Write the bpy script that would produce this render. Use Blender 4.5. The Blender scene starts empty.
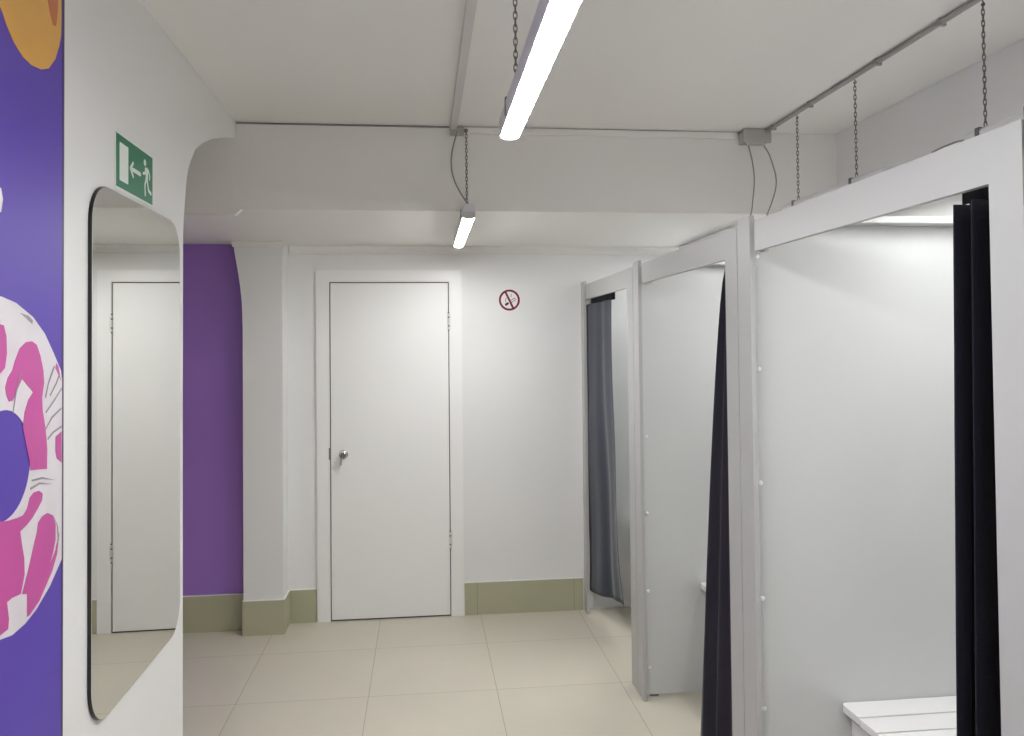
import bpy, bmesh, math
from mathutils import Vector, Matrix

S = bpy.context.scene
COL = S.collection

# ------------------------------------------------------------------ materials
def srgb(r, g, b):
    f = lambda c: (c / 255 / 12.92) if c / 255 <= 0.04045 else ((c / 255 + 0.055) / 1.055) ** 2.4
    return (f(r), f(g), f(b), 1.0)

def mat(name, col, rough=0.5, metal=0.0, spec=0.5, bump=0.0, bscale=60.0, var=0.0, vscale=3.0, coat=0.0, sheen=0.0):
    m = bpy.data.materials.new(name); m.use_nodes = True
    nt = m.node_tree; b = nt.nodes['Principled BSDF']
    b.inputs['Base Color'].default_value = col
    b.inputs['Roughness'].default_value = rough
    b.inputs['Metallic'].default_value = metal
    b.inputs['Specular IOR Level'].default_value = spec
    if coat: b.inputs['Coat Weight'].default_value = coat; b.inputs['Coat Roughness'].default_value = 0.15
    if sheen: b.inputs['Sheen Weight'].default_value = sheen
    tc = nt.nodes.new('ShaderNodeTexCoord')
    if bump:
        n = nt.nodes.new('ShaderNodeTexNoise'); n.inputs['Scale'].default_value = bscale; n.inputs['Detail'].default_value = 4
        bp = nt.nodes.new('ShaderNodeBump'); bp.inputs['Strength'].default_value = bump; bp.inputs['Distance'].default_value = 0.004
        nt.links.new(tc.outputs['Object'], n.inputs['Vector']); nt.links.new(n.outputs['Fac'], bp.inputs['Height'])
        nt.links.new(bp.outputs['Normal'], b.inputs['Normal'])
    if var:
        n = nt.nodes.new('ShaderNodeTexNoise'); n.inputs['Scale'].default_value = vscale; n.inputs['Detail'].default_value = 5
        nt.links.new(tc.outputs['Object'], n.inputs['Vector'])
        mx = nt.nodes.new('ShaderNodeMix'); mx.data_type = 'RGBA'
        mx.inputs[6].default_value = tuple(c * (1 - var) for c in col[:3]) + (1,)
        mx.inputs[7].default_value = tuple(min(1, c * (1 + var)) for c in col[:3]) + (1,)
        nt.links.new(n.outputs['Fac'], mx.inputs[0]); nt.links.new(mx.outputs[2], b.inputs['Base Color'])
    return m

def emit(name, col, s):
    m = bpy.data.materials.new(name); m.use_nodes = True
    nt = m.node_tree; b = nt.nodes['Principled BSDF']
    b.inputs['Base Color'].default_value = (0.8, 0.8, 0.8, 1)
    b.inputs['Emission Color'].default_value = col; b.inputs['Emission Strength'].default_value = s
    return m

def tile_mat(name, col, joint, x0, y0, t, w, rough, use_y=True, var=0.08, bev=0.25):
    m = bpy.data.materials.new(name); m.use_nodes = True
    nt = m.node_tree; L = nt.links; b = nt.nodes['Principled BSDF']
    geo = nt.nodes.new('ShaderNodeTexCoord'); sp = nt.nodes.new('ShaderNodeSeparateXYZ')
    L.new(geo.outputs['Object'], sp.inputs[0])
    def mth(op, a, bb):
        n = nt.nodes.new('ShaderNodeMath'); n.operation = op
        for i, v in enumerate((a, bb)):
            if v is None: continue
            if isinstance(v, (int, float)): n.inputs[i].default_value = v
            else: L.new(v, n.inputs[i])
        return n.outputs[0]
    def dist(o, off):
        u = mth('DIVIDE', mth('SUBTRACT', o, off), t)
        fr = mth('SUBTRACT', u, mth('FLOOR', u, None))
        return mth('MULTIPLY', mth('SUBTRACT', 0.5, mth('ABSOLUTE', mth('SUBTRACT', fr, 0.5), None)), t), mth('FLOOR', u, None)
    dx, ix = dist(sp.outputs[0], x0)
    if use_y:
        dy, iy = dist(sp.outputs[1], y0); d = mth('MINIMUM', dx, dy)
    else:
        d = dx; iy = 0.0
    line = mth('LESS_THAN', d, w)
    n1 = nt.nodes.new('ShaderNodeTexNoise'); n1.inputs['Scale'].default_value = 2.2; n1.inputs['Detail'].default_value = 8; n1.inputs['Roughness'].default_value = 0.6
    L.new(geo.outputs['Object'], n1.inputs['Vector'])
    wn = nt.nodes.new('ShaderNodeTexWhiteNoise'); cb = nt.nodes.new('ShaderNodeCombineXYZ')
    L.new(ix, cb.inputs[0])
    if use_y: L.new(iy, cb.inputs[1])
    L.new(cb.outputs[0], wn.inputs['Vector'])
    f = mth('ADD', mth('MULTIPLY', n1.outputs['Fac'], 0.8), mth('MULTIPLY', wn.outputs['Value'], 0.2))
    mx = nt.nodes.new('ShaderNodeMix'); mx.data_type = 'RGBA'
    mx.inputs[6].default_value = tuple(c * (1 - var) for c in col[:3]) + (1,)
    mx.inputs[7].default_value = tuple(c * (1 + var) for c in col[:3]) + (1,)
    L.new(f, mx.inputs[0])
    m2 = nt.nodes.new('ShaderNodeMix'); m2.data_type = 'RGBA'
    L.new(line, m2.inputs[0]); L.new(mx.outputs[2], m2.inputs[6]); m2.inputs[7].default_value = joint
    L.new(m2.outputs[2], b.inputs['Base Color'])
    b.inputs['Roughness'].default_value = rough
    b.inputs['Specular IOR Level'].default_value = 0.4
    return m

M = {}
M['wall'] = mat('wall_paint', (0.80, 0.797, 0.797, 1), 0.55, bump=0.08, bscale=90)
M['ceil'] = mat('ceiling_paint', (0.86, 0.845, 0.82, 1), 0.5, bump=0.06, bscale=40)
M['panel'] = mat('grey_laminate', (0.59, 0.598, 0.592, 1), 0.34, spec=0.45)
M['front'] = mat('grey_laminate_front', (0.46, 0.46, 0.457, 1), 0.4, spec=0.45)
M['edge'] = mat('laminate_edge_band', (0.72, 0.72, 0.70, 1), 0.45)
M['door'] = mat('white_door_laminate', (0.87, 0.865, 0.86, 1), 0.36)
M['purple'] = mat('purple_paint', srgb(156, 116, 198), 0.55, bump=0.06, bscale=80)
M['floor'] = tile_mat('floor_tile', srgb(203, 197, 182), srgb(156, 149, 134), -0.2653, 3.8625, 0.6046, 0.0016, 0.33)
M['base'] = tile_mat('baseboard_tile', srgb(178, 176, 150), srgb(140, 136, 116), 0.319, 0, 0.600, 0.0015, 0.3, use_y=False)
M['basep'] = mat('baseboard_tile_plain', srgb(178, 176, 150), 0.3, var=.05)
M['caulk'] = mat('white_caulk', (0.85, 0.84, 0.83, 1), 0.5)
M['trim'] = mat('cornice_paint', (0.82, 0.81, 0.78, 1), 0.5)
M['trunk'] = mat('pvc_trunking', (0.62, 0.60, 0.58, 1), 0.4)
M['conduit'] = mat('grey_conduit', (0.36, 0.35, 0.34, 1), 0.4)
M['box'] = mat('grey_junction_box', (0.45, 0.44, 0.42, 1), 0.45)
M['cable'] = mat('grey_cable', (0.30, 0.29, 0.28, 1), 0.5)
M['chain'] = mat('zinc_chain', (0.22, 0.20, 0.19, 1), 0.4, metal=0.7)
M['housing'] = mat('lamp_housing', (0.72, 0.72, 0.74, 1), 0.4)
M['cap'] = mat('lamp_end_cap', (0.62, 0.62, 0.61, 1), 0.4)
M['clip'] = mat('dark_clip', (0.12, 0.12, 0.12, 1), 0.4)
M['led'] = emit('led_diffuser', (0.99, 1.0, 0.985, 1), 50.0)
M['ledcab'] = emit('led_diffuser_cabin', (0.99, 1.0, 0.985, 1), 34.0)
M['chrome'] = mat('chrome', (0.62, 0.60, 0.57, 1), 0.18, metal=1.0)
M['steel'] = mat('hinge_steel', (0.75, 0.74, 0.72, 1), 0.3, metal=0.6)
M['dark'] = mat('dark_gap', (0.03, 0.03, 0.03, 1), 0.6)
M['mirror'] = mat('mirror_glass', (0.80, 0.80, 0.775, 1), 0.0, metal=1.0)
M['medge'] = mat('mirror_black_edge', (0.008, 0.008, 0.009, 1), 0.3)
M['green'] = mat('sign_green', srgb(22, 122, 88), 0.4)
M['signwhite'] = mat('sign_white', (0.80, 0.86, 0.82, 1), 0.4)
M['nswhite'] = mat('sticker_white', (0.86, 0.80, 0.81, 1), 0.4)
M['nsred'] = mat('sticker_crimson', srgb(112, 16, 44), 0.4)
M['nsblack'] = mat('sticker_black', (0.02, 0.015, 0.015, 1), 0.4)
M['mural'] = mat('mural_purple', srgb(86, 60, 172), 0.45, var=0.08, vscale=1.6)
M['mmag'] = mat('mural_magenta', srgb(198, 76, 158), 0.32, var=0.12, vscale=9)
M['mwhite'] = mat('mural_white', srgb(222, 216, 222), 0.32, var=0.12, vscale=12)
M['mgrey'] = mat('mural_grey_line', srgb(150, 142, 152), 0.32)
M['mor'] = mat('mural_orange', srgb(228, 172, 78), 0.32, var=0.10, vscale=7)
M['mor2'] = mat('mural_rust', srgb(196, 108, 58), 0.32)
M['medge2'] = mat('mural_edge', srgb(66, 48, 84), 0.4)
M['curt'] = mat('navy_fabric', srgb(48, 45, 56), 0.85, spec=0.2, bump=0.25, bscale=160, sheen=0.2)
M['curtblack'] = mat('black_navy_fabric', srgb(30, 28, 40), 0.85, spec=0.2, bump=0.25, bscale=160, sheen=0.1)
M['curtfar'] = mat('slate_blue_fabric', srgb(48, 55, 70), 0.8, spec=0.25, bump=0.25, bscale=120, sheen=0.25)
M['tab'] = mat('black_fabric_tab', (0.012, 0.012, 0.015, 1), 0.85)
M['bench'] = mat('white_bench_paint', (0.88, 0.87, 0.86, 1), 0.4)
M['benchedge'] = mat('bench_batten_grey', (0.45, 0.44, 0.42, 1), 0.6)
M['screw'] = mat('white_screw_cap', (0.88, 0.88, 0.87, 1), 0.35)

# ------------------------------------------------------------------ helpers
def link(name, bm, m, parent=None, origin=(0, 0, 0), smooth=False):
    o3 = Vector(origin)
    bmesh.ops.translate(bm, verts=bm.verts, vec=-o3)
    bmesh.ops.recalc_face_normals(bm, faces=bm.faces)
    me = bpy.data.meshes.new(name); bm.to_mesh(me); bm.free()
    for mm in (m if isinstance(m, (list, tuple)) else [m]): me.materials.append(mm)
    if smooth:
        for p in me.polygons: p.use_smooth = True
    o = bpy.data.objects.new(name, me); COL.objects.link(o)
    if parent is not None: o.parent = parent
    else: o.location = o3
    return o

def thing(name, label, cat, loc, group=None):
    o = bpy.data.objects.new(name, None); COL.objects.link(o)
    o.empty_display_size = 0.05
    o.location = loc; o['label'] = label; o['category'] = cat
    if group: o['group'] = group
    return o

def tag(o, label, cat, group=None):
    o['label'] = label; o['category'] = cat
    if group: o['group'] = group
    return o

def struct(o):
    o['kind'] = 'structure'; return o

def box(bm, x0, x1, y0, y1, z0, z1, bev=0.0):
    vs = [bm.verts.new((x, y, z)) for x in (x0, x1) for y in (y0, y1) for z in (z0, z1)]
    fs = [(0, 1, 3, 2), (4, 6, 7, 5), (0, 4, 5, 1), (2, 3, 7, 6), (0, 2, 6, 4), (1, 5, 7, 3)]
    faces = [bm.faces.new([vs[i] for i in f]) for f in fs]
    if bev:
        es = list({e for f in faces for e in f.edges})
        bmesh.ops.bevel(bm, geom=es, offset=bev, segments=2, profile=0.5, affect='EDGES')
    return bm

def prism(bm, pts, vec):
    """polygon of 3-D points extruded by vec"""
    v = Vector(vec)
    a = [bm.verts.new(p) for p in pts]; b = [bm.verts.new(Vector(p) + v) for p in pts]
    n = len(pts)
    bm.faces.new(a); bm.faces.new(b[::-1])
    for i in range(n):
        bm.faces.new((a[i], b[i], b[(i + 1) % n], a[(i + 1) % n]))
    bmesh.ops.recalc_face_normals(bm, faces=bm.faces)
    return bm

def tube(bm, pts, r, seg=8, closed=False, cap=True):
    pts = [Vector(p) for p in pts]; n = len(pts); rings = []
    up = None
    for i, p in enumerate(pts):
        if closed: t = (pts[(i + 1) % n] - pts[i - 1]).normalized()
        else: t = (pts[min(i + 1, n - 1)] - pts[max(i - 1, 0)]).normalized()
        if up is None:
            up = Vector((0, 0, 1)) if abs(t.z) < 0.9 else Vector((1, 0, 0))
        a = t.cross(up)
        if a.length < 1e-4: a = t.cross(Vector((0, 1, 0)))
        a.normalize(); b = a.cross(t).normalized(); up = b
        rings.append([bm.verts.new(p + r * (math.cos(k * 2 * math.pi / seg) * a + math.sin(k * 2 * math.pi / seg) * b)) for k in range(seg)])
    m = n if closed else n - 1
    for i in range(m):
        A, B = rings[i], rings[(i + 1) % n]
        for k in range(seg):
            bm.faces.new((A[k], A[(k + 1) % seg], B[(k + 1) % seg], B[k]))
    if cap and not closed:
        bm.faces.new(rings[0][::-1]); bm.faces.new(rings[-1])
    return bm

def lathe(bm, prof, origin, axis='Y', seg=24, sgn=-1):
    """prof: (distance along axis, radius)"""
    o = Vector(origin); rings = []
    for d, r in prof:
        ring = []
        for k in range(seg):
            c, s = math.cos(2 * math.pi * k / seg) * r, math.sin(2 * math.pi * k / seg) * r
            if axis == 'Y': v = Vector((c, sgn * d, s))
            elif axis == 'X': v = Vector((sgn * d, c, s))
            else: v = Vector((c, s, sgn * d))
            ring.append(bm.verts.new(o + v))
        rings.append(ring)
    for A, B in zip(rings, rings[1:]):
        for k in range(seg):
            bm.faces.new((A[k], A[(k + 1) % seg], B[(k + 1) % seg], B[k]))
    bm.faces.new(rings[0]); bm.faces.new(rings[-1][::-1])
    return bm

def bez(pts, n=14):
    out = []
    P = [Vector(p) for p in pts]
    for i in range(len(P) - 1):
        p0 = P[max(i - 1, 0)]; p1 = P[i]; p2 = P[i + 1]; p3 = P[min(i + 2, len(P) - 1)]
        for k in range(n):
            t = k / n
            out.append(0.5 * ((2 * p1) + (-p0 + p2) * t + (2 * p0 - 5 * p1 + 4 * p2 - p3) * t * t + (-p0 + 3 * p1 - 3 * p2 + p3) * t ** 3))
    out.append(P[-1]); return out

def new(): return bmesh.new()

# ------------------------------------------------------------------ dimensions (metres)
ZC = 2.636      # ceiling
ZB = 2.251      # underside of the beam
YB = 3.638      # beam face
YW = 4.950      # back wall
XR = 1.975      # right wall
YF = -2.2       # wall behind the camera
FX = 0.995      # cabin fronts
TH = -0.01366; WA = -0.762
def wx(y, off=0.0): return WA + TH * y + off     # left wall surface at depth y
WN = Vector((math.cos(TH), -math.sin(TH), 0))    # its normal, into the room
def wp(y, z, off=0.0): return Vector((wx(y), y, z)) + WN * off

# ------------------------------------------------------------------ room shell
bm = new(); box(bm, -2.8, XR + .15, YF - .1, YW + .12, -.1, 0)
struct(link('floor', bm, M['floor']))
bm = new(); box(bm, -2.8, XR + .15, YF - .1, YB + .05, ZC, ZC + .1)
struct(link('ceiling', bm, M['ceil']))
bm = new()
box(bm, -2.72, XR, YB, YW - .002, ZB, ZC - .001)
bmb = struct(link('ceiling_beam', bm, M['ceil']))
bm = new(); prism(bm, [(-2.72, YB - .0015, ZC - .002), (-2.72, YB - .0015, 2.225), (-.818, YB - .0015, 2.225), (-.790, YB - .0015, ZB), (-.818, YB - .0015, ZB + .02), (-.818, YB - .0015, ZC - .002)], (0, .030, 0))
link('beam_fascia', bm, M['ceil'], bmb, (0, 0, 0))
bm = new(); box(bm, -2.8, XR + .15, YW, YW + .1, 0.0, ZC)
struct(link('wall_back', bm, M['wall']))
bm = new(); box(bm, XR, XR + .1, YF, YW - .001, 0.0, ZC - .001)
struct(link('wall_right', bm, M['wall']))
bm = new(); box(bm, -2.8, XR + .15, YF - .1, YF, 0, ZC)
struct(link('wall_front', bm, M['wall']))
# left wall with the rounded opening towards the passage
prof = [(YF, 0), (2.80, 0), (2.805, 1.4), (2.810, 2.02), (2.822, 2.093), (2.838, 2.165), (2.853, 2.218), (2.871, 2.257), (2.91, 2.3), (2.962, 2.348),
        (3.073, 2.401), (3.209, 2.451), (3.429, 2.514), (YB - .003, 2.565), (YB - .003, ZC - .001), (YF, ZC - .001)]
bm = new(); prism(bm, [wp(y, z) for y, z in prof], WN * -.16)
struct(link('wall_left', bm, M['wall']))
bm = new(); box(bm, -2.8, -2.72, 1.6, YW - .001, 0.0, ZC - .001)
struct(link('wall_passage', bm, M['wall']))
bm = new(); box(bm, -2.72, wx(1.7) - .17, 1.6, 1.7, 0.0, ZC - .001)
struct(link('wall_passage_front', bm, M['wall']))
# purple wall behind the column
bm = new(); box(bm, -2.72, -1.0, 4.868, YW - .003, 0.0, ZB - .001)
struct(link('wall_purple', bm, M['purple']))
# column with a flared head
cp = [(-.806, 0), (-.806, 2.05), (-.803, 2.18), (-.797, 2.249)]
cl = [(-1.079, 2.249), (-1.075, 2.2), (-1.058, 2.10), (-1.043, 2.0), (-1.033, 1.9), (-1.029, 1.75), (-1.028, 0)]
bm = new(); prism(bm, [(x, 4.770, z) for x, z in cp + cl], (0, YW - 4.770 - .002, 0))
struct(link('column', bm, M['wall']))

# baseboards (tiled skirting with a caulked top edge)
def skirting(name, boxes, h=.194, m='base'):
    bm = new()
    for b in boxes: box(bm, *b, 0.0, h)
    o = struct(link(name, bm, M[m]))
    bm = new()
    for x0, x1, y0, y1 in boxes: box(bm, x0, x1, y0 + .001, y1, h, h + .006, .0015)
    link('caulk_line', bm, M['caulk'], o)
skirting('baseboard_back', [(-.795, -.641, YW - .011, YW - .0005), (.243, .975, YW - .011, YW - .0005)])
skirting('baseboard_column', [(-1.033, -.800, 4.760, 4.7695), (-.8055, -.796, 4.770, YW - .012)], m='basep')
skirting('baseboard_alcove', [(-2.72, -1.036, 4.858, 4.8675)], .206)

# cornice
def cornice(name, pts2, x0, x1, yb):
    bm = new(); prism(bm, [(x0, yb - d, z) for d, z in pts2], (x1 - x0, 0, 0))
    return struct(link(name, bm, M['trim']))
cpr = [(0.0005, ZB - .001), (.045, ZB - .001), (.043, ZB - .009), (.03, ZB - .018), (.018, ZB - .028), (.012, ZB - .042), (.0005, ZB - .046)]
cornice('trim_1', cpr, -.79, XR - .001, YW)
cornice('trim_2', [(d * .7, ZB - .001 - (ZB - .001 - z) * .6) for d, z in cpr], -1.085, -.79, 4.770)

# ------------------------------------------------------------------ door
dr = bpy.data.objects.new('door_1', None); COL.objects.link(dr); dr.location = (-.2, YW, 0); dr['kind'] = 'structure'
dr['label'] = 'plain white door with a chrome knob in the back wall'
O = (-.2, YW, 0)
bm = new()
yf = YW - .018
prism(bm, [(-.636, yf, 0), (-.636, yf, 2.104), (.239, yf, 2.104), (.239, yf, 0), (.161, yf, 0), (.161, yf, 2.0335), (-.5585, yf, 2.0335), (-.5585, yf, 0)], (0, YW - .0005 - yf, 0))
fr = link('door_frame', bm, M['door'], dr, O)
bm = new(); box(bm, -.5583, .1608, YW - .0022, YW - .0005, 0.0, 2.033)
link('rebate_shade', bm, M['dark'], dr, O)  # black sheet behind the leaf, the gap's shade put into its colour
bm = new(); box(bm, -.5525, .1555, YW - .012, YW - .004, .009, 2.0275, .0015)
leaf = link('door_leaf', bm, M['door'], dr, O)
bm = new()
kx, ky, kz = -.478, YW - .012, .995
lathe(bm, [(0, .026), (.003, .028), (.008, .027), (.011, .020), (.012, .013), (.026, .012), (.030, .018), (.036, .024), (.046, .026), (.055, .023), (.060, .014), (.061, .008)], (kx, ky, kz), seg=28)
kn = link('door_knob', bm, M['chrome'], leaf, O, smooth=True)
bm = new(); lathe(bm, [(0, .017), (.0012, .017), (.002, .014)], (kx, ky - .0605, kz), seg=20); link('key_plate', bm, M['clip'], kn, O)
bm = new()
box(bm, kx - .002, kx + .002, ky - .068, ky - .060, kz - .012, kz + .012, .001)
tube(bm, bez([(kx - .002, ky - .066, kz - .005), (kx - .008, ky - .064, kz - .03), (kx - .010, ky - .062, kz - .055)], 6), .0045, 8)
link('thumb_turn', bm, M['chrome'], leaf, O)
bm = new(); box(bm, -.5645, -.5586, yf - .001, yf + .004, .965, 1.035)
link('strike_plate', bm, M['clip'], dr, O)
for hz in (1.79, .462):
    bm = new()
    hx, hy = .1585, YW - .021
    for k, (a, b) in enumerate([(-.050, -.030), (-.022, .022), (.030, .050)]):
        tube(bm, [(hx, hy, hz + a), (hx, hy, hz + b)], .0065, 12)
    box(bm, hx - .002, hx + .012, hy + .0005, hy + .0025, hz - .045, hz + .045)
    hg = link('hinge', bm, M['steel'], dr, O)
    bm = new(); tube(bm, [(hx, hy, hz - .056), (hx, hy, hz + .056)], .0055, 10); link('hinge_pin', bm, M['clip'], hg, O)

# ------------------------------------------------------------------ mural on the left wall
def wallpoly(bm, yz, off, thick=.0008):
    prism(bm, [wp(y, z, off) for y, z in yz], WN * thick)
def ell(cy, cz, ry, rz, n=64):
    return [(cy + ry * math.cos(2 * math.pi * k / n), cz + rz * math.sin(2 * math.pi * k / n)) for k in range(n)]
MO = wp(1.2, 0)
mu = thing('wall_mural', 'purple photo mural of pool floats on the left wall beside the mirror', 'mural', MO)
bm = new(); wallpoly(bm, [(.6, .0), (1.862, .0), (1.862, ZC - .004), (.6, ZC - .004)], .0003, .001)
link('mural_sheet', bm, M['mural'], mu, MO)
bm = new(); wallpoly(bm, [(1.8622, .0), (1.871, .0), (1.871, ZC - .004), (1.8622, ZC - .004)], .0003, .0012)
link('mural_edge', bm, M['medge2'], mu, MO)
# swim ring: annulus clipped by the sheet's edge
clip = lambda L: [(min(y, 1.8615), z) for y, z in L]
bm = new()
OUTL = [(1.597, 1.741), (1.654, 1.732), (1.725, 1.707), (1.778, 1.674), (1.819, 1.634), (1.856, 1.595), (1.8615, 1.574), (1.8615, 1.202), (1.8615, 1.184), (1.805, 1.143), (1.742, 1.113), (1.695, 1.101), (1.643, 1.097), (1.602, 1.104)]
yc_, zc_ = 1.6, 1.42
left = [(1.545 - .324 * math.cos(math.radians(a)), 1.42 + .3185 * math.sin(math.radians(a))) for a in range(-78, 84, 6)]
ro = OUTL + left
ri = ell(1.608, 1.424, .106, .104, 48)
P = [bm.verts.new(wp(y, z, .0021)) for y, z in ro]; Q = [bm.verts.new(wp(y, z, .0021)) for y, z in ri]
eds = [bm.edges.new((L[k], L[(k + 1) % len(L)])) for L in (P, Q) for k in range(len(L))]
fl_ = [g for g in bmesh.ops.triangle_fill(bm, edges=eds, use_beauty=True)['geom'] if isinstance(g, bmesh.types.BMFace)]
bmesh.ops.recalc_face_normals(bm, faces=bm.faces)
ext = bmesh.ops.extrude_face_region(bm, geom=fl_)
bmesh.ops.translate(bm, verts=[g for g in ext['geom'] if isinstance(g, bmesh.types.BMVert)], vec=-WN * .0007)
ring = link('printed_swim_ring', bm, M['mwhite'], mu, MO)
P1 = [(1.616, 1.556), (1.612, 1.57), (1.621, 1.588), (1.639, 1.602), (1.649, 1.62), (1.668, 1.644), (1.693, 1.656), (1.719, 1.658), (1.74, 1.651), (1.757, 1.628), (1.77, 1.598), (1.774, 1.572), (1.765, 1.542), (1.768, 1.512), (1.78, 1.48), (1.789, 1.433), (1.788, 1.391), (1.747, 1.396), (1.715, 1.399), (1.710, 1.421), (1.695, 1.455), (1.682, 1.49), (1.689, 1.518), (1.704, 1.541), (1.725, 1.555), (1.699, 1.571), (1.678, 1.584), (1.659, 1.563), (1.64, 1.543), (1.626, 1.543)]
P2 = [(1.585, 1.69), (1.606, 1.687), (1.616, 1.667), (1.618, 1.634), (1.611, 1.607), (1.59, 1.595)]
P3 = [(1.828, 1.601), (1.831, 1.612), (1.842, 1.605), (1.855, 1.572), (1.844, 1.585)]
P3b = [(1.829, 1.454), (1.858, 1.462), (1.859, 1.394), (1.835, 1.407), (1.828, 1.423)]
P4 = [(1.58, 1.325), (1.625, 1.318), (1.662, 1.316), (1.684, 1.316), (1.701, 1.326), (1.712, 1.346), (1.729, 1.353), (1.753, 1.352), (1.769, 1.343), (1.766, 1.33), (1.748, 1.317), (1.724, 1.303), (1.701, 1.294), (1.673, 1.287), (1.679, 1.264), (1.69, 1.23), (1.691, 1.198), (1.676, 1.165), (1.642, 1.168), (1.622, 1.166), (1.63, 1.133), (1.627, 1.114), (1.58, 1.112)]
P5 = [(1.748, 1.287), (1.766, 1.297), (1.791, 1.299), (1.816, 1.289), (1.83, 1.266), (1.83, 1.234), (1.817, 1.208), (1.801, 1.187), (1.83, 1.211), (1.849, 1.245), (1.838, 1.202), (1.815, 1.172), (1.785, 1.149), (1.755, 1.127), (1.712, 1.112), (1.702, 1.112), (1.702, 1.157), (1.681, 1.163), (1.707, 1.204), (1.73, 1.247), (1.744, 1.271)]
for P in (P1, P2, P3, P3b, P4, P5):
    bm = new(); wallpoly(bm, P, .0023, .0004); link('magenta_patch', bm, M['mmag'], ring, MO)
FOLDS = [[(1.856, 1.515), (1.808, 1.498), (1.778, 1.475), (1.782, 1.474), (1.812, 1.495), (1.857, 1.511)], [(1.857, 1.558), (1.82, 1.534), (1.78, 1.511), (1.783, 1.508), (1.823, 1.531), (1.858, 1.554)], [(1.856, 1.475), (1.814, 1.466), (1.789, 1.454), (1.791, 1.451), (1.818, 1.463), (1.858, 1.471)], [(1.668, 1.713), (1.703, 1.709), (1.722, 1.7), (1.719, 1.693), (1.693, 1.704)], [(1.819, 1.607), (1.791, 1.571), (1.777, 1.541), (1.782, 1.54), (1.795, 1.569), (1.824, 1.604)], [(1.718, 1.38), (1.765, 1.378), (1.829, 1.361), (1.765, 1.374), (1.72, 1.376)], [(1.816, 1.289), (1.836, 1.262), (1.84, 1.232), (1.83, 1.217), (1.846, 1.23), (1.841, 1.26)], [(1.712, 1.365), (1.753, 1.369), (1.816, 1.355), (1.753, 1.365), (1.714, 1.36)],
         [(1.846, 1.59), (1.83, 1.57), (1.80, 1.545), (1.802, 1.542), (1.833, 1.567), (1.848, 1.586)], [(1.67, 1.60), (1.65, 1.555), (1.64, 1.52), (1.643, 1.519), (1.654, 1.553), (1.673, 1.598)]]
for P in FOLDS:
    bm = new(); wallpoly(bm, P, .0028, .0003); link('fold_line', bm, M['mgrey'], ring, MO)
bm = new(); wallpoly(bm, [(1.568, 2.40), (1.568, 2.299), (1.58, 2.288), (1.592, 2.282), (1.613, 2.259), (1.642, 2.236), (1.678, 2.221), (1.714, 2.217), (1.757, 2.223), (1.793, 2.238), (1.824, 2.269), (1.842, 2.302), (1.852, 2.33), (1.854, 2.374), (1.852, 2.424), (1.84, 2.5), (1.6, 2.5)], .0014)
fl = link('printed_orange_float', bm, M['mor'], mu, MO)
bm = new(); wallpoly(bm, [(1.775, 2.40), (1.836, 2.412), (1.834, 2.378), (1.826, 2.341), (1.813, 2.338), (1.797, 2.36)], .0023, .0004)
link('rust_hollow', bm, M['mor2'], fl, MO)
bm = new(); wallpoly(bm, [(1.573, 1.943), (1.595, 1.944), (1.602, 1.924), (1.595, 1.899), (1.574, 1.892)], .0014)
link('printed_white_float_tip', bm, M['mwhite'], mu, MO)

# ------------------------------------------------------------------ mirror
def rrect(y0, y1, z0, z1, r, n=10):
    out = []
    for cy, cz, a0 in ((y1 - r, z1 - r, 0), (y0 + r, z1 - r, 90), (y0 + r, z0 + r, 180), (y1 - r, z0 + r, 270)):
        for k in range(n + 1):
            a = math.radians(a0 + 90 * k / n); out.append((cy + r * math.cos(a), cz + r * math.sin(a)))
    return out
mo = wp(2.37, .735)
mi = thing('wall_mirror', 'tall frameless mirror with rounded corners under the green exit sign', 'mirror', mo)
bm = new(); prism(bm, [wp(y, z, .0005) for y, z in rrect(2.006, 2.735, .735, 2.046, .10)], WN * .0085)
link('backing', bm, M['medge'], mi, mo)
bm = new(); prism(bm, [wp(y, z, .0091) for y, z in rrect(2.007, 2.734, .736, 2.045, .0995)], WN * .0012)
link('mirror_glass', bm, M['mirror'], mi, mo)

# ------------------------------------------------------------------ exit sign
EY0, EY1, EZ0, EZ1 = 2.183, 2.478, 2.066, 2.206
eo = wp(2.33, EZ0)
ex = thing('exit_sign', 'green emergency exit sign with running figure and left arrow above the mirror', 'sign', eo)
bm = new(); prism(bm, [wp(y, z, .0005) for y, z in ((EY0 - .003, EZ0 - .007), (EY1 + .003, EZ0 - .007), (EY1 + .003, EZ1 + .003), (EY0 - .003, EZ1 + .003))], WN * .002)
link('sign_plate', bm, M['signwhite'], ex, eo)
bm = new(); prism(bm, [wp(y, z, .0026) for y, z in ((EY0, EZ0), (EY1, EZ0), (EY1, EZ1), (EY0, EZ1))], WN * .0004)
link('green_field', bm, M['green'], ex, eo)
def suv(u, v): return (EY0 + u * (EY1 - EY0), EZ1 - v * (EZ1 - EZ0))
def uvpoly(bm, uv): prism(bm, [wp(*suv(u, v), .0031) for u, v in uv], WN * .0004)
AS = (EY1 - EY0) / (EZ1 - EZ0)
def limb(bm, pts, w):
    """thick stroke; u in sign widths, w in sign heights"""
    for (u0, v0), (u1, v1) in zip(pts, pts[1:]):
        dx, dy = (u1 - u0) * AS, v1 - v0; L = math.hypot(dx, dy); nx, ny = -dy / L * w / 2, dx / L * w / 2
        uvpoly(bm, [(u0 + nx / AS, v0 + ny), (u1 + nx / AS, v1 + ny), (u1 - nx / AS, v1 - ny), (u0 - nx / AS, v0 - ny)])
    for u, v in pts:
        uvpoly(bm, [(u + w / 2 / AS * math.cos(a), v + w / 2 * math.sin(a)) for a in [k * math.pi / 6 for k in range(12)]])
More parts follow.
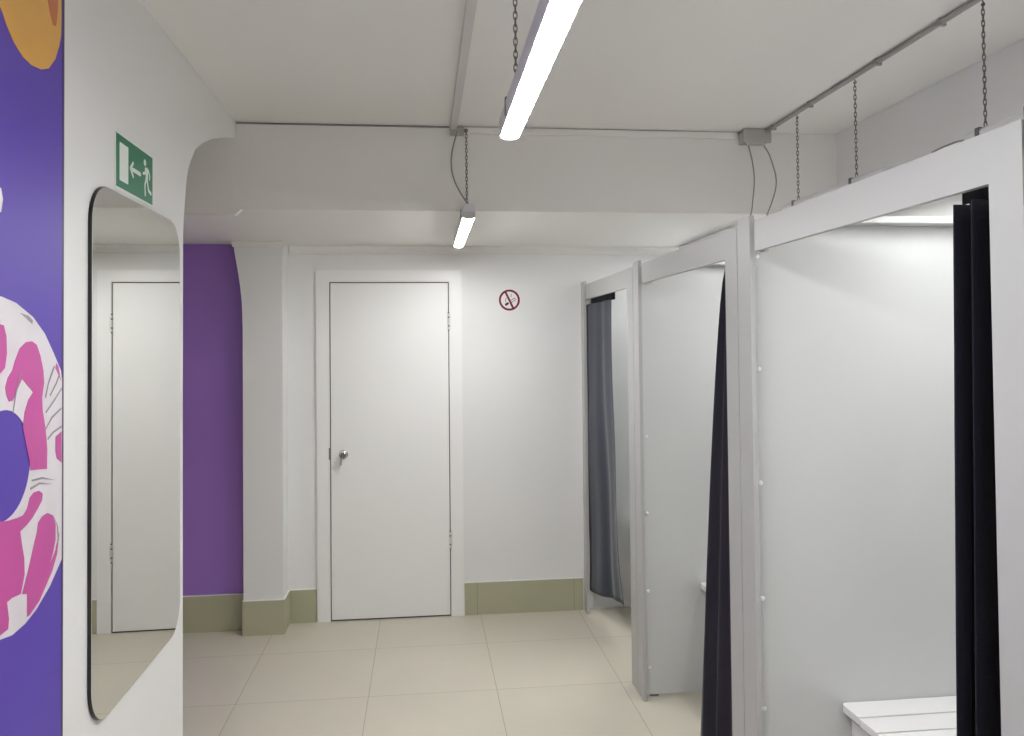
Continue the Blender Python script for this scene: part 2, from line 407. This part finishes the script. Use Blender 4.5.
bm = new(); uvpoly(bm, [(.08, .14), (.30, .14), (.30, .86), (.08, .86)]); link('door_symbol', bm, M['signwhite'], ex, eo)
bm = new(); limb(bm, [(.36, .51), (.63, .51)], .085); limb(bm, [(.43, .38), (.355, .51), (.43, .64)], .07); link('arrow_symbol', bm, M['signwhite'], ex, eo)
bm = new()
uvpoly(bm, [(.765 + .07 / AS * math.cos(k * math.pi / 8), .21 + .07 * math.sin(k * math.pi / 8)) for k in range(16)])
uvpoly(bm, [(.765, .31), (.825, .28), (.87, .33), (.855, .45), (.85, .55), (.785, .56), (.79, .44)])
limb(bm, [(.79, .33), (.765, .43), (.715, .45)], .06)
limb(bm, [(.86, .32), (.91, .42), (.90, .50)], .055)
limb(bm, [(.80, .54), (.765, .67), (.775, .87)], .065)
limb(bm, [(.83, .54), (.875, .74), (.945, .78)], .075)
link('running_figure', bm, M['signwhite'], ex, eo)

# ------------------------------------------------------------------ no-smoking sticker
nx_, nz_, R_ = .535, 1.921, .0655
no = (nx_, YW, nz_)
ns = thing('no_smoking_sign', 'round red and white no smoking sticker on the back wall', 'sign', no)
def disc(bm, r0, r1, y0, y1, n=48):
    if r0 == 0:
        prism(bm, [(nx_ + r1 * math.cos(2 * math.pi * k / n), y0, nz_ + r1 * math.sin(2 * math.pi * k / n)) for k in range(n)], (0, y1 - y0, 0)); return
    def rg(r, y): return [bm.verts.new((nx_ + r * math.cos(2 * math.pi * k / n), y, nz_ + r * math.sin(2 * math.pi * k / n))) for k in range(n)]
    a, b, c, d = rg(r0, y0), rg(r1, y0), rg(r0, y1), rg(r1, y1)
    for k in range(n):
        j = (k + 1) % n
        bm.faces.new((a[k], a[j], b[j], b[k])); bm.faces.new((c[k], d[k], d[j], c[j]))
        bm.faces.new((b[k], b[j], d[j], d[k])); bm.faces.new((a[k], c[k], c[j], a[j]))
bm = new(); disc(bm, 0, R_ + .009, YW - .0006, YW - .0014); link('sticker_disc', bm, M['nswhite'], ns, no)
def npoly(bm, pts, y=-.0016, t=-.0003): prism(bm, [(nx_ + x * R_, YW + y, nz_ + z * R_) for x, z in pts], (0, t, 0))
def nbar(bm, x0, z0, x1, z1, w, y=-.0016):
    L = math.hypot(x1 - x0, z1 - z0); a, b = -(z1 - z0) / L * w / 2, (x1 - x0) / L * w / 2
    npoly(bm, [(x0 + a, z0 + b), (x1 + a, z1 + b), (x1 - a, z1 - b), (x0 - a, z0 - b)], y)
bm = new(); nbar(bm, -.40, -.47, -.08, -.27, .22); nbar(bm, .12, -.26, .60, .02, .05); nbar(bm, .03, -.08, .5, .20, .05); nbar(bm, .6, .02, .5, .2, .04)
nbar(bm, -.33, -.2, -.38, .05, .05); nbar(bm, -.38, .05, -.26, .2, .05); nbar(bm, .1, .28, .22, .42, .04); nbar(bm, .22, .42, .12, .58, .04)
link('cigarette_symbol', bm, M['nsblack'], ns, no)
bm = new(); disc(bm, R_ * .80, R_, YW - .0020, YW - .0024); nbar(bm, -.38, .80, .37, -.80, .20, -.0021)
link('red_ring_and_slash', bm, M['nsred'], ns, no)

# ------------------------------------------------------------------ hanging LED lamps
def chain_bm(x, y, z0, z1, pitch=.0165, lw=.0046, ll=.0115, wire=.0015):
    bm = new(); n = max(1, int(round((z1 - z0) / pitch)))
    for i in range(n + 1):
        zc = z1 - (i) * (z1 - z0) / n
        d = Vector((1, 0, 0)) if i % 2 else Vector((0.35, .94, 0))
        pts = []
        for k in range(14):
            a = 2 * math.pi * k / 14
            pts.append(Vector((x, y, zc)) + d * (lw * math.cos(a)) + Vector((0, 0, 1)) * (ll * math.sin(a)))
        tube(bm, pts, wire, 6, closed=True)
    return bm

def lamp(name, label, x, y0, y1, zb, chains, mat_, cable=None, group='hanging linear lamps', lip=False, capl=.029, DOME=.0, cable_label=None):
    o = (x, (y0 + y1) / 2, zb)
    t = thing(name, label, 'lamp', o, group)
    w, h = .0265, .030
    zt = zb + .062
    bm = new(); prism(bm, [(x - w, y0, zb + h), (x + w, y0, zb + h), (x + w, y0, zt - .008), (x + w - .008, y0, zt), (x - w + .008, y0, zt), (x - w, y0, zt - .008)], (0, y1 - y0, 0))
    link('housing', bm, M['housing'], t, o)
    if lip:
        base_z = zb + (DOME if DOME else .003)
        dome = [(x - .0235, zb + .0295)] + [(x + .0235 * math.cos(math.pi + math.pi * k / 14), base_z + DOME * math.sin(math.pi + math.pi * k / 14)) for k in range(15)] + [(x + .0235, zb + .0295)]
        bm = new(); prism(bm, [(a, y0 + capl + .001, b) for a, b in dome], (0, y1 - y0 - 2 * capl - .002, 0)); link('diffuser', bm, mat_, t, o)
        for s_ in (-1, 1):
            bm = new(); box(bm, x + s_ * .0245, x + s_ * .0265, y0, y1, zb + DOME, zb + .0298); link('side_lip', bm, M['housing'], t, o)
    prof = [(x + .0235 * math.cos(math.pi + math.pi * k / 12), y0 + .03, zb + h - .0005 + (h - .0005) * math.sin(math.pi + math.pi * k / 12)) for k in range(13)]
    if not lip: bm = new(); prism(bm, prof, (0, y1 - y0 - .06, 0)); link('diffuser', bm, mat_, t, o)
    for a, b in ((y0, y0 + capl), (y1 - capl, y1)):
        bm = new()
        if lip: prism(bm, [(x - .0242, a, zb + .0296)] + [(x + .0242 * math.cos(math.pi + math.pi * k / 14), a, zb + DOME + (DOME + .0006) * math.sin(math.pi + math.pi * k / 14)) for k in range(15)] + [(x + .0242, a, zb + .0296)], (0, b - a, 0)); link('end_cap', bm, M['cap'], t, o); continue
        pf = [(x + .0242 * math.cos(math.pi + math.pi * k / 12), a, zb + h - .0004 + (h + .0006) * math.sin(math.pi + math.pi * k / 12)) for k in range(13)]
        prism(bm, pf, (0, b - a, 0)); link('end_cap', bm, M['cap'], t, o)
    for cy in chains:
        ctop = ZC - .028
        wall_hook = isinstance(cy, tuple)
        if wall_hook: cy, ctop = cy
        bm = new(); box(bm, x - w - .0015, x - w - .0002, cy - .009, cy + .009, zb + .020, zt + .002); box(bm, x + w + .0002, x + w + .0015, cy - .009, cy + .009, zb + .020, zt + .002)
        box(bm, x - w - .0015, x + w + .0015, cy - .009, cy + .009, zt + .0003, zt + .0022)
        link('clip', bm, M['clip'], t, o)
        bm = chain_bm(x, cy, zt + .012, ctop)
        ch = link('chain', bm, M['chain'], t, o, smooth=True)
        if wall_hook:
            bm = new(); tube(bm, bez([(x, YB - .0167, ctop + .014), (x, cy + .008, ctop + .014), (x, cy - .002, ctop + .006), (x, cy + .004, ctop)], 5), .0018, 6)
            lathe(bm, [(0, .010), (.003, .009), (.0032, .003)], (x, YB - .0163, ctop + .014), axis='Y')
            link('wall_hook', bm, M['chain'], ch, o); continue
        bm = new(); tube(bm, bez([(x, cy, ZC - .0003), (x, cy, ZC - .012), (x + .006, cy, ZC - .02), (x, cy, ZC - .027), (x - .005, cy, ZC - .02)], 5), .0018, 6)
        lathe(bm, [(0, .012), (.003, .011), (.0032, .003)], (x, cy, ZC - .0003), axis='Z')
        link('ceiling_hook', bm, M['chain'], ch, o)
    if cable:
        bm = new(); tube(bm, bez(cable, 12), .0032, 8)
        if cable_label: tag(link('power_cable', bm, M['cable'], None, cable[0], smooth=True), cable_label, 'cable', 'lamp cables')
        else: link('cable', bm, M['cable'], t, o, smooth=True)
    return t

ZL = 2.190
lamp('hanging_lamp', 'bright linear lamp hanging by chains nearest the camera in the middle of the ceiling', .2345, .93, 2.135, ZL, [1.14, 1.97], M['led'], lip=True, capl=.012, DOME=.007)
lamp('hanging_lamp', 'small linear lamp hanging in front of the white door below the ceiling beam', .201, 3.43, 4.48, ZL - .004, [(3.60, 2.600)], M['led'], lip=True, DOME=.007, cable_label='thin grey cable drooping from the beam to the small lamp before the door', cable=
     [(.160, 3.585, 2.600), (.135, 3.54, 2.50), (.130, 3.50, 2.42), (.143, 3.47, 2.35), (.175, 3.455, 2.285), (.200, 3.458, 2.2525)])
lamp('hanging_lamp', 'linear lamp hung inside above the farthest changing cabin by the back wall', 1.62, 4.02, 4.86, ZL, [], M['ledcab'],
     [(1.59, 3.585, 2.5616), (1.615, 3.57, 2.50), (1.636, 3.56, 2.38), (1.60, 3.57, 2.25), (1.58, 3.62, 2.19), (1.60, 3.80, 2.18), (1.618, 4.00, 2.226), (1.62, 4.0199, 2.228)], lip=True, cable_label='right one of two grey cables bowing down from the junction box')
lamp('hanging_lamp', 'linear lamp on two chains above the middle changing cabin with the dark curtain', 1.62, 2.62, 3.42, ZL, [2.84, 3.31], M['ledcab'],
     [(1.515, 3.585, 2.5616), (1.522, 3.56, 2.48), (1.526, 3.55, 2.39), (1.512, 3.545, 2.27), (1.505, 3.54, 2.20), (1.56, 3.48, 2.17), (1.61, 3.435, 2.21), (1.62, 3.4175, 2.225)], lip=True, cable_label='left one of two grey cables hanging from the junction box')
lamp('hanging_lamp', 'linear lamp hung above the nearest changing cabin at the right edge', 1.62, 1.40, 2.20, ZL, [1.56, 2.145], M['ledcab'],
     [(1.62, 2.201, 2.23), (1.62, 2.25, 2.244), (1.62, 2.31, 2.247), (1.62, 2.385, 2.243), (1.625, 2.40, 2.236)], lip=True)
lamp('hanging_lamp', 'unseen linear lamp added behind the camera to fill the hall with light', .2345, -1.6, -.4, ZL, [-1.4, -.6], M['led'], lip=True, DOME=.007)  # added out of view as fill light for the hall
lamp('hanging_lamp', 'unseen linear lamp added for light in the cabin row behind the camera', 1.62, -.9, .3, ZL, [-.7, .1], M['ledcab'], lip=True)  # added out of view, brightens the cabin side from behind

# ------------------------------------------------------------------ conduits and boxes on the ceiling
bm = new(); box(bm, .130, .161, YF + .01, 3.619, ZC - .020, ZC - .0003, .002)
tag(link('cable_trunking', bm, M['trunk'], None, (.15, .7, ZC)), 'white cable trunking running along the ceiling left of the bright lamp', 'trunking')
bm = new()
tube(bm, [(1.600, YF + .01, ZC - .0105), (1.600, 3.56, ZC - .0105)], .009, 12)
for yy in [-1.5, -.8, -.1, .6, 1.3, 2.3, 2.65, 3.15, 3.5]: box(bm, 1.588, 1.612, yy - .006, yy + .006, ZC - .024, ZC - .0003, .002)
tag(link('conduit_pipe', bm, M['conduit'], None, (1.6, .7, ZC)), 'thin grey conduit pipe on the ceiling above the changing cabins', 'conduit')
bm = new(); box(bm, .196, 1.478, YB - .016, YB - .0005, ZC - .034, ZC - .005, .002)
tag(link('cable_trunking', bm, M['ceil'], None, (.8, YB, ZC)), 'slim trunking along the top of the ceiling beam, left of the grey box', 'trunking')
bm = new(); tube(bm, [(-.81, YB - .004, ZC - .0045), (.125, YB - .004, ZC - .0045)], .0038, 8)
tag(link('cable', bm, M['cable'], None, (-.3, YB, ZC)), 'thin dark cable along the top of the ceiling beam above the column', 'cable')
jo = (1.55, 3.585, ZC - .065)
jb = thing('junction_box', 'grey junction box on the beam at the end of the conduit pipe', 'junction box', jo)
bm = new(); box(bm, 1.488, 1.612, 3.575, YB - .0005, ZC - .062, ZC - .006, .004); link('box_body', bm, M['box'], jb, jo)
bm = new(); box(bm, 1.482, 1.618, 3.560, 3.5745, ZC - .066, ZC - .003, .004); link('box_lid', bm, M['box'], jb, jo)
for xx in (1.515, 1.59):
    bm = new(); lathe(bm, [(0, .009), (.008, .009), (.009, .006), (.012, .006)], (xx, 3.585, ZC - .0625), axis='Z'); link('cable_gland', bm, M['cap'], jb, jo)
jo = (.165, 3.6, ZC - .05)
jb = thing('junction_box', 'small grey junction box where the white ceiling trunking meets the beam', 'junction box', jo)
bm = new(); box(bm, .128, .192, 3.620, YB - .0005, ZC - .045, ZC - .004, .003); link('box_body', bm, M['box'], jb, jo)
bm = new(); lathe(bm, [(0, .007), (.02, .007), (.022, .005)], (.160, 3.619, ZC - .036), axis='Y'); link('cable_gland', bm, M['cap'], jb, jo)

# ------------------------------------------------------------------ changing cabins
FT = .016
def partition(y, label, caps, y_front):
    o = (FX + .5, y, 0)
    t = thing('cabin_partition', label, 'partition', o, 'changing cabin partitions')
    bm = new(); box(bm, FX + FT + .001, XR - .001, y, y + .016, .010, 2.0085, .001); link('panel', bm, M['panel'], t, o)
    bm = new(); box(bm, FX + FT + .09, XR - .001, y - .062, y + .022, 2.009, 2.030, .001); link('top_rail', bm, M['panel'], t, o)
    bm = new(); box(bm, FX, FX + FT, y_front, y_front + .098, 0.0, 2.030, .0012); link('edge_board', bm, M['front'], t, o)
    for z in caps:
        bm = new(); lathe(bm, [(0, .0085), (.002, .008), (.0035, .005), (.004, .002)], (FX + FT + .026, y - .0003, z), seg=14); link('screw_cap', bm, M['screw'], t, o, smooth=True)
    for z in (.012,):
        bm = new(); box(bm, FX + FT + .03, FX + FT + .07, y + .001, y + .015, 0.0, .0098); box(bm, XR - .1, XR - .05, y + .001, y + .015, 0.0, .0098); link('foot', bm, M['clip'], t, o)
    return t
partition(3.69, 'light grey partition panel between the farthest and middle changing cabins', [1.205, .85, .488, .136], 3.640)
partition(2.405, 'light grey partition panel of the nearest cabin behind the slatted bench', [1.909, 1.559, 1.206, .85, .513, .136], 2.358)
partition(1.165, 'partition panel of the nearest cabin beside the camera', [1.559, .85], 1.120)
# slim end post at the back wall
o = (FX, 4.88, 0)
t = thing('cabin_post', 'narrow light grey post closing the farthest cabin at the back wall', 'post', o)
bm = new(); box(bm, FX - .012, FX + .006, 4.856, YW - .012, 0, 2.030, .0015); link('post_board', bm, M['front'], t, o)
bm = new(); box(bm, 1.046, XR - .001, YW - .011, YW - .0005, .012, 1.985); 
link('back_panel', bm, M['panel'], t, o)

def front(y0, y1, yj, label):
    """y0..y1: opening's header, jamb from y0 down to yj (towards the camera)"""
    o = (FX, (y0 + y1) / 2, 0)
    t = thing('cabin_doorway', label, 'doorway', o, 'changing cabin doorways')
    bm = new()
    prism(bm, [(FX, yj, 0), (FX, y0, 0), (FX, y0, 1.917), (FX, y1, 1.917), (FX, y1, 2.009), (FX, yj, 2.009)], (FT, 0, 0))
    link('front_frame', bm, M['front'], t, o)
    return t, o
t, o = front(2.560, 3.572, 2.460, 'grey header and jamb framing the middle cabin opening with the dark gathered curtain')
bm = new(); box(bm, FX + .032, FX + .044, 3.5725, 3.6395, 1.917, 2.008); link('corner_block', bm, M['box'], t, o)  # darker grey than the header: the notch's shade is in the colour
t, o = front(3.845, 4.8555, 3.742, 'grey header and jamb framing the farthest cabin opening beside the back wall')
t, o = front(1.313, 2.322, 1.232, 'grey header and jamb framing the nearest cabin opening at the right edge')
bm = new(); box(bm, FX + .032, FX + .044, 2.3225, 2.3575, 1.917, 2.008); link('corner_block', bm, M['box'], t, o)  # same darker grey, shade of the recess put into the colour
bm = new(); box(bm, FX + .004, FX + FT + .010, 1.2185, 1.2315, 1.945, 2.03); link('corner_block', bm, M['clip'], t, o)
# cabin row running on past the camera
bm = new(); box(bm, FX, FX + FT, YF + .001, 1.1195, 0, 2.02); struct(link('wall_cabin_row', bm, M['front']))

# rods
def rod(y0, y1, label):
    o = (1.050, (y0 + y1) / 2, 1.938)
    t = thing('curtain_rod', label, 'curtain rod', o, 'curtain rods')
    bm = new(); tube(bm, [(1.050, y0, 1.938), (1.050, y1, 1.938)], .006, 10); link('rod', bm, M['steel'], t, o, smooth=True)
    for ya, s in ((y0, -1), (y1, 1)):
        bm = new(); lathe(bm, [(0, .013), (.004, .013), (.006, .009), (.014, .009)], (1.050, ya - .0003 * s if s > 0 else ya, 1.938), axis='Y', sgn=-s); link('rod_socket', bm, M['steel'], t, o)
rod(3.707, 4.937, 'thin rod holding the slate blue curtain of the farthest cabin')
rod(2.423, 3.688, 'thin rod behind the header of the middle cabin')
rod(1.183, 2.403, 'thin rod behind the header of the nearest cabin')

# curtains
def curtain(label, A, B, C, D, folds, at, ab, m, pw=1.0, phase=0.0, wob=.0, nu=112, nv=48, tabs=6, thick=.0022, tw=.016, taper=0.0):
    A, B, C, D = map(Vector, (A, B, C, D))
    o = (A + B) / 2; o.z = min(C.z, D.z)
    t = thing('curtain', label, 'curtain', o, 'changing cabin curtains')
    bm = new(); V = []
    for j in range(nv + 1):
        v = j / nv; row = []
        p = v ** pw
        for i in range(nu + 1):
            u = i / nu
            top = A.lerp(B, u); bot = C.lerp(D, u)
            P = top.lerp(bot, v)
            xy = top.lerp(bot, p); P.x, P.y = xy.x, xy.y
            d = (top.lerp(bot, p) - P); 
            tang = ((B - A).lerp(D - C, p)); tang.z = 0; tang.normalize()
            nrm = Vector((-tang.y, tang.x, 0))
            amp = (at + (ab - at) * v) * (1 - taper * (1 - u))
            ph = 2 * math.pi * folds * u + phase + .5 * math.sin(2.3 * v + 3 * u)
            P += nrm * (amp * math.sin(ph) + amp * .35 * math.sin(2.3 * ph + 1.3 + v * 1.7))
            P += tang * (amp * .45 * math.cos(ph + .4) * (0 if i in (0, nu) else 1))
            P += nrm * wob * math.sin(9 * v + 4 * u) * v
            row.append(bm.verts.new(P))
        V.append(row)
    for j in range(nv):
        for i in range(nu):
            bm.faces.new((V[j][i], V[j][i + 1], V[j + 1][i + 1], V[j + 1][i]))
    ob = link('cloth', bm, m, t, o, smooth=True)
    so = ob.modifiers.new('thickness', 'SOLIDIFY'); so.thickness = thick; so.offset = 0
    # bottom hem band
    for k in range(tabs):
        bm = new()
        u = (k + .5) / tabs
        P = A.lerp(B, u); w = tw
        loop = [(1.042, P.z + .002), (1.042, 1.944), (1.0455, 1.9475), (1.0545, 1.9475), (1.058, 1.944), (1.058, P.z + .002)]
        inn = [(1.0568, P.z + .002), (1.0568, 1.9435), (1.054, 1.9463), (1.046, 1.9463), (1.0432, 1.9435), (1.0432, P.z + .002)]
        prism(bm, [(a, P.y - w, b) for a, b in loop + inn], (0, 2 * w, 0))
        link('hanging_tab', bm, M['tab'], t, o)
    return t
curtain('nearly black curtain bunched against the right jamb of the nearest cabin', (1.05, 1.335, 1.905), (1.05, 1.447, 1.900), (1.05, 1.335, .07), (1.045, 1.482, .07), 2.5, .030, .034, M['curtblack'], tabs=2, tw=.03)
curtain('dark curtain gathered at the near jamb of the middle cabin, flaring to the floor', (1.05, 2.575, 1.895), (1.05, 2.675, 1.895), (1.048, 2.580, .05), (1.036, 2.968, .05), 2.5, .012, .022, M['curt'], pw=.66, tabs=2, tw=.02)
curtain('slate blue curtain hanging in the farthest cabin, drawn to the back wall', (1.011, 4.930, 1.888), (1.04, 4.335, 1.888), (1.009, 4.930, .125), (1.115, 4.385, .200), 1.5, .010, .022, M['curtfar'], pw=2.2, phase=2.4, wob=.010, tabs=4, tw=.06, taper=.75)

# benches
def bench(yb, label):
    o = (1.63, yb - .2, .0)
    t = thing('slatted_bench', label, 'bench', o, 'slatted cabin benches')
    x0, x1 = 1.284, XR - .004
    y = yb
    for w in (.098, .088, .088, .088):
        bm = new(); n = 5; r = .018 if y == yb else .004
        pts = []
        ya, yc = y - w, y
        pts = [(x1, ya), (x1, yc)]
        pts += [(x0 + r - r * math.sin(k * math.pi / 2 / n), yc - r + r * math.cos(k * math.pi / 2 / n)) for k in range(n + 1)]
        pts += [(x0 + .003, ya)]
        prism(bm, [(a, b, .496) for a, b in pts], (0, 0, .022)); link('slat', bm, M['bench'], t, o)
        y -= w + .009
    ye = y + .009
    for xx in (x0 + .03, x1 - .09):
        bm = new(); box(bm, xx, xx + .04, ye + .004, yb - .006, .466, .4955, .002); link('batten', bm, M['benchedge'], t, o)
        if xx > 1.5:
            bm = new(); box(bm, xx, xx + .04, ye + .01, ye + .05, 0, .4655, .002); link('leg', bm, M['bench'], t, o)
            bm = new(); box(bm, xx, xx + .04, yb - .06, yb - .02, 0, .4655, .002); link('leg', bm, M['bench'], t, o)
    bm = new(); prism(bm, [(x0 + .034, yb - .002, .4655), (x0 + .034, yb - .26, .4655), (x0 + .034, yb - .24, .440), (x0 + .034, yb - .03, .28), (x0 + .034, yb - .002, .26)], (.02, 0, 0)); link('bracket', bm, M['bench'], t, o)
    return t
bench(2.402, 'white slatted bench inside the nearest cabin at the lower right')
bench(3.687, 'white slatted bench inside the middle cabin behind the dark curtain')
bench(YW - .013, 'white slatted bench inside the farthest cabin behind the slate curtain')

# ------------------------------------------------------------------ camera
cam = bpy.data.cameras.new('camera'); co = bpy.data.objects.new('camera', cam); COL.objects.link(co)
r = Vector((0.99386276, -0.11018029, -0.00985476)); dn = Vector((-0.00735716, 0.02305192, -0.9997072)); f = Vector((0.1103752, 0.99364426, 0.02209983))
mw = Matrix((( r.x, -dn.x, -f.x, 0), (r.y, -dn.y, -f.y, 0), (r.z, -dn.z, -f.z, 1.64), (0, 0, 0, 1)))
co.matrix_world = mw
cam.sensor_fit = 'HORIZONTAL'; cam.sensor_width = 36; cam.lens = 804.62 * 36 / 1024
cam.shift_y = -40.33 / 1024
cam.clip_start = .02
S.camera = co

w = bpy.data.worlds.new('world'); S.world = w; w.use_nodes = True
w.node_tree.nodes['Background'].inputs[0].default_value = (0, 0, 0, 1)
S.view_settings.view_transform = 'Standard'; S.view_settings.look = 'None'
S.view_settings.gamma = 1; S.view_settings.exposure = 1.06; S.view_settings.use_curve_mapping = False
S.cycles.max_bounces = 12; S.cycles.diffuse_bounces = 10; S.cycles.glossy_bounces = 6
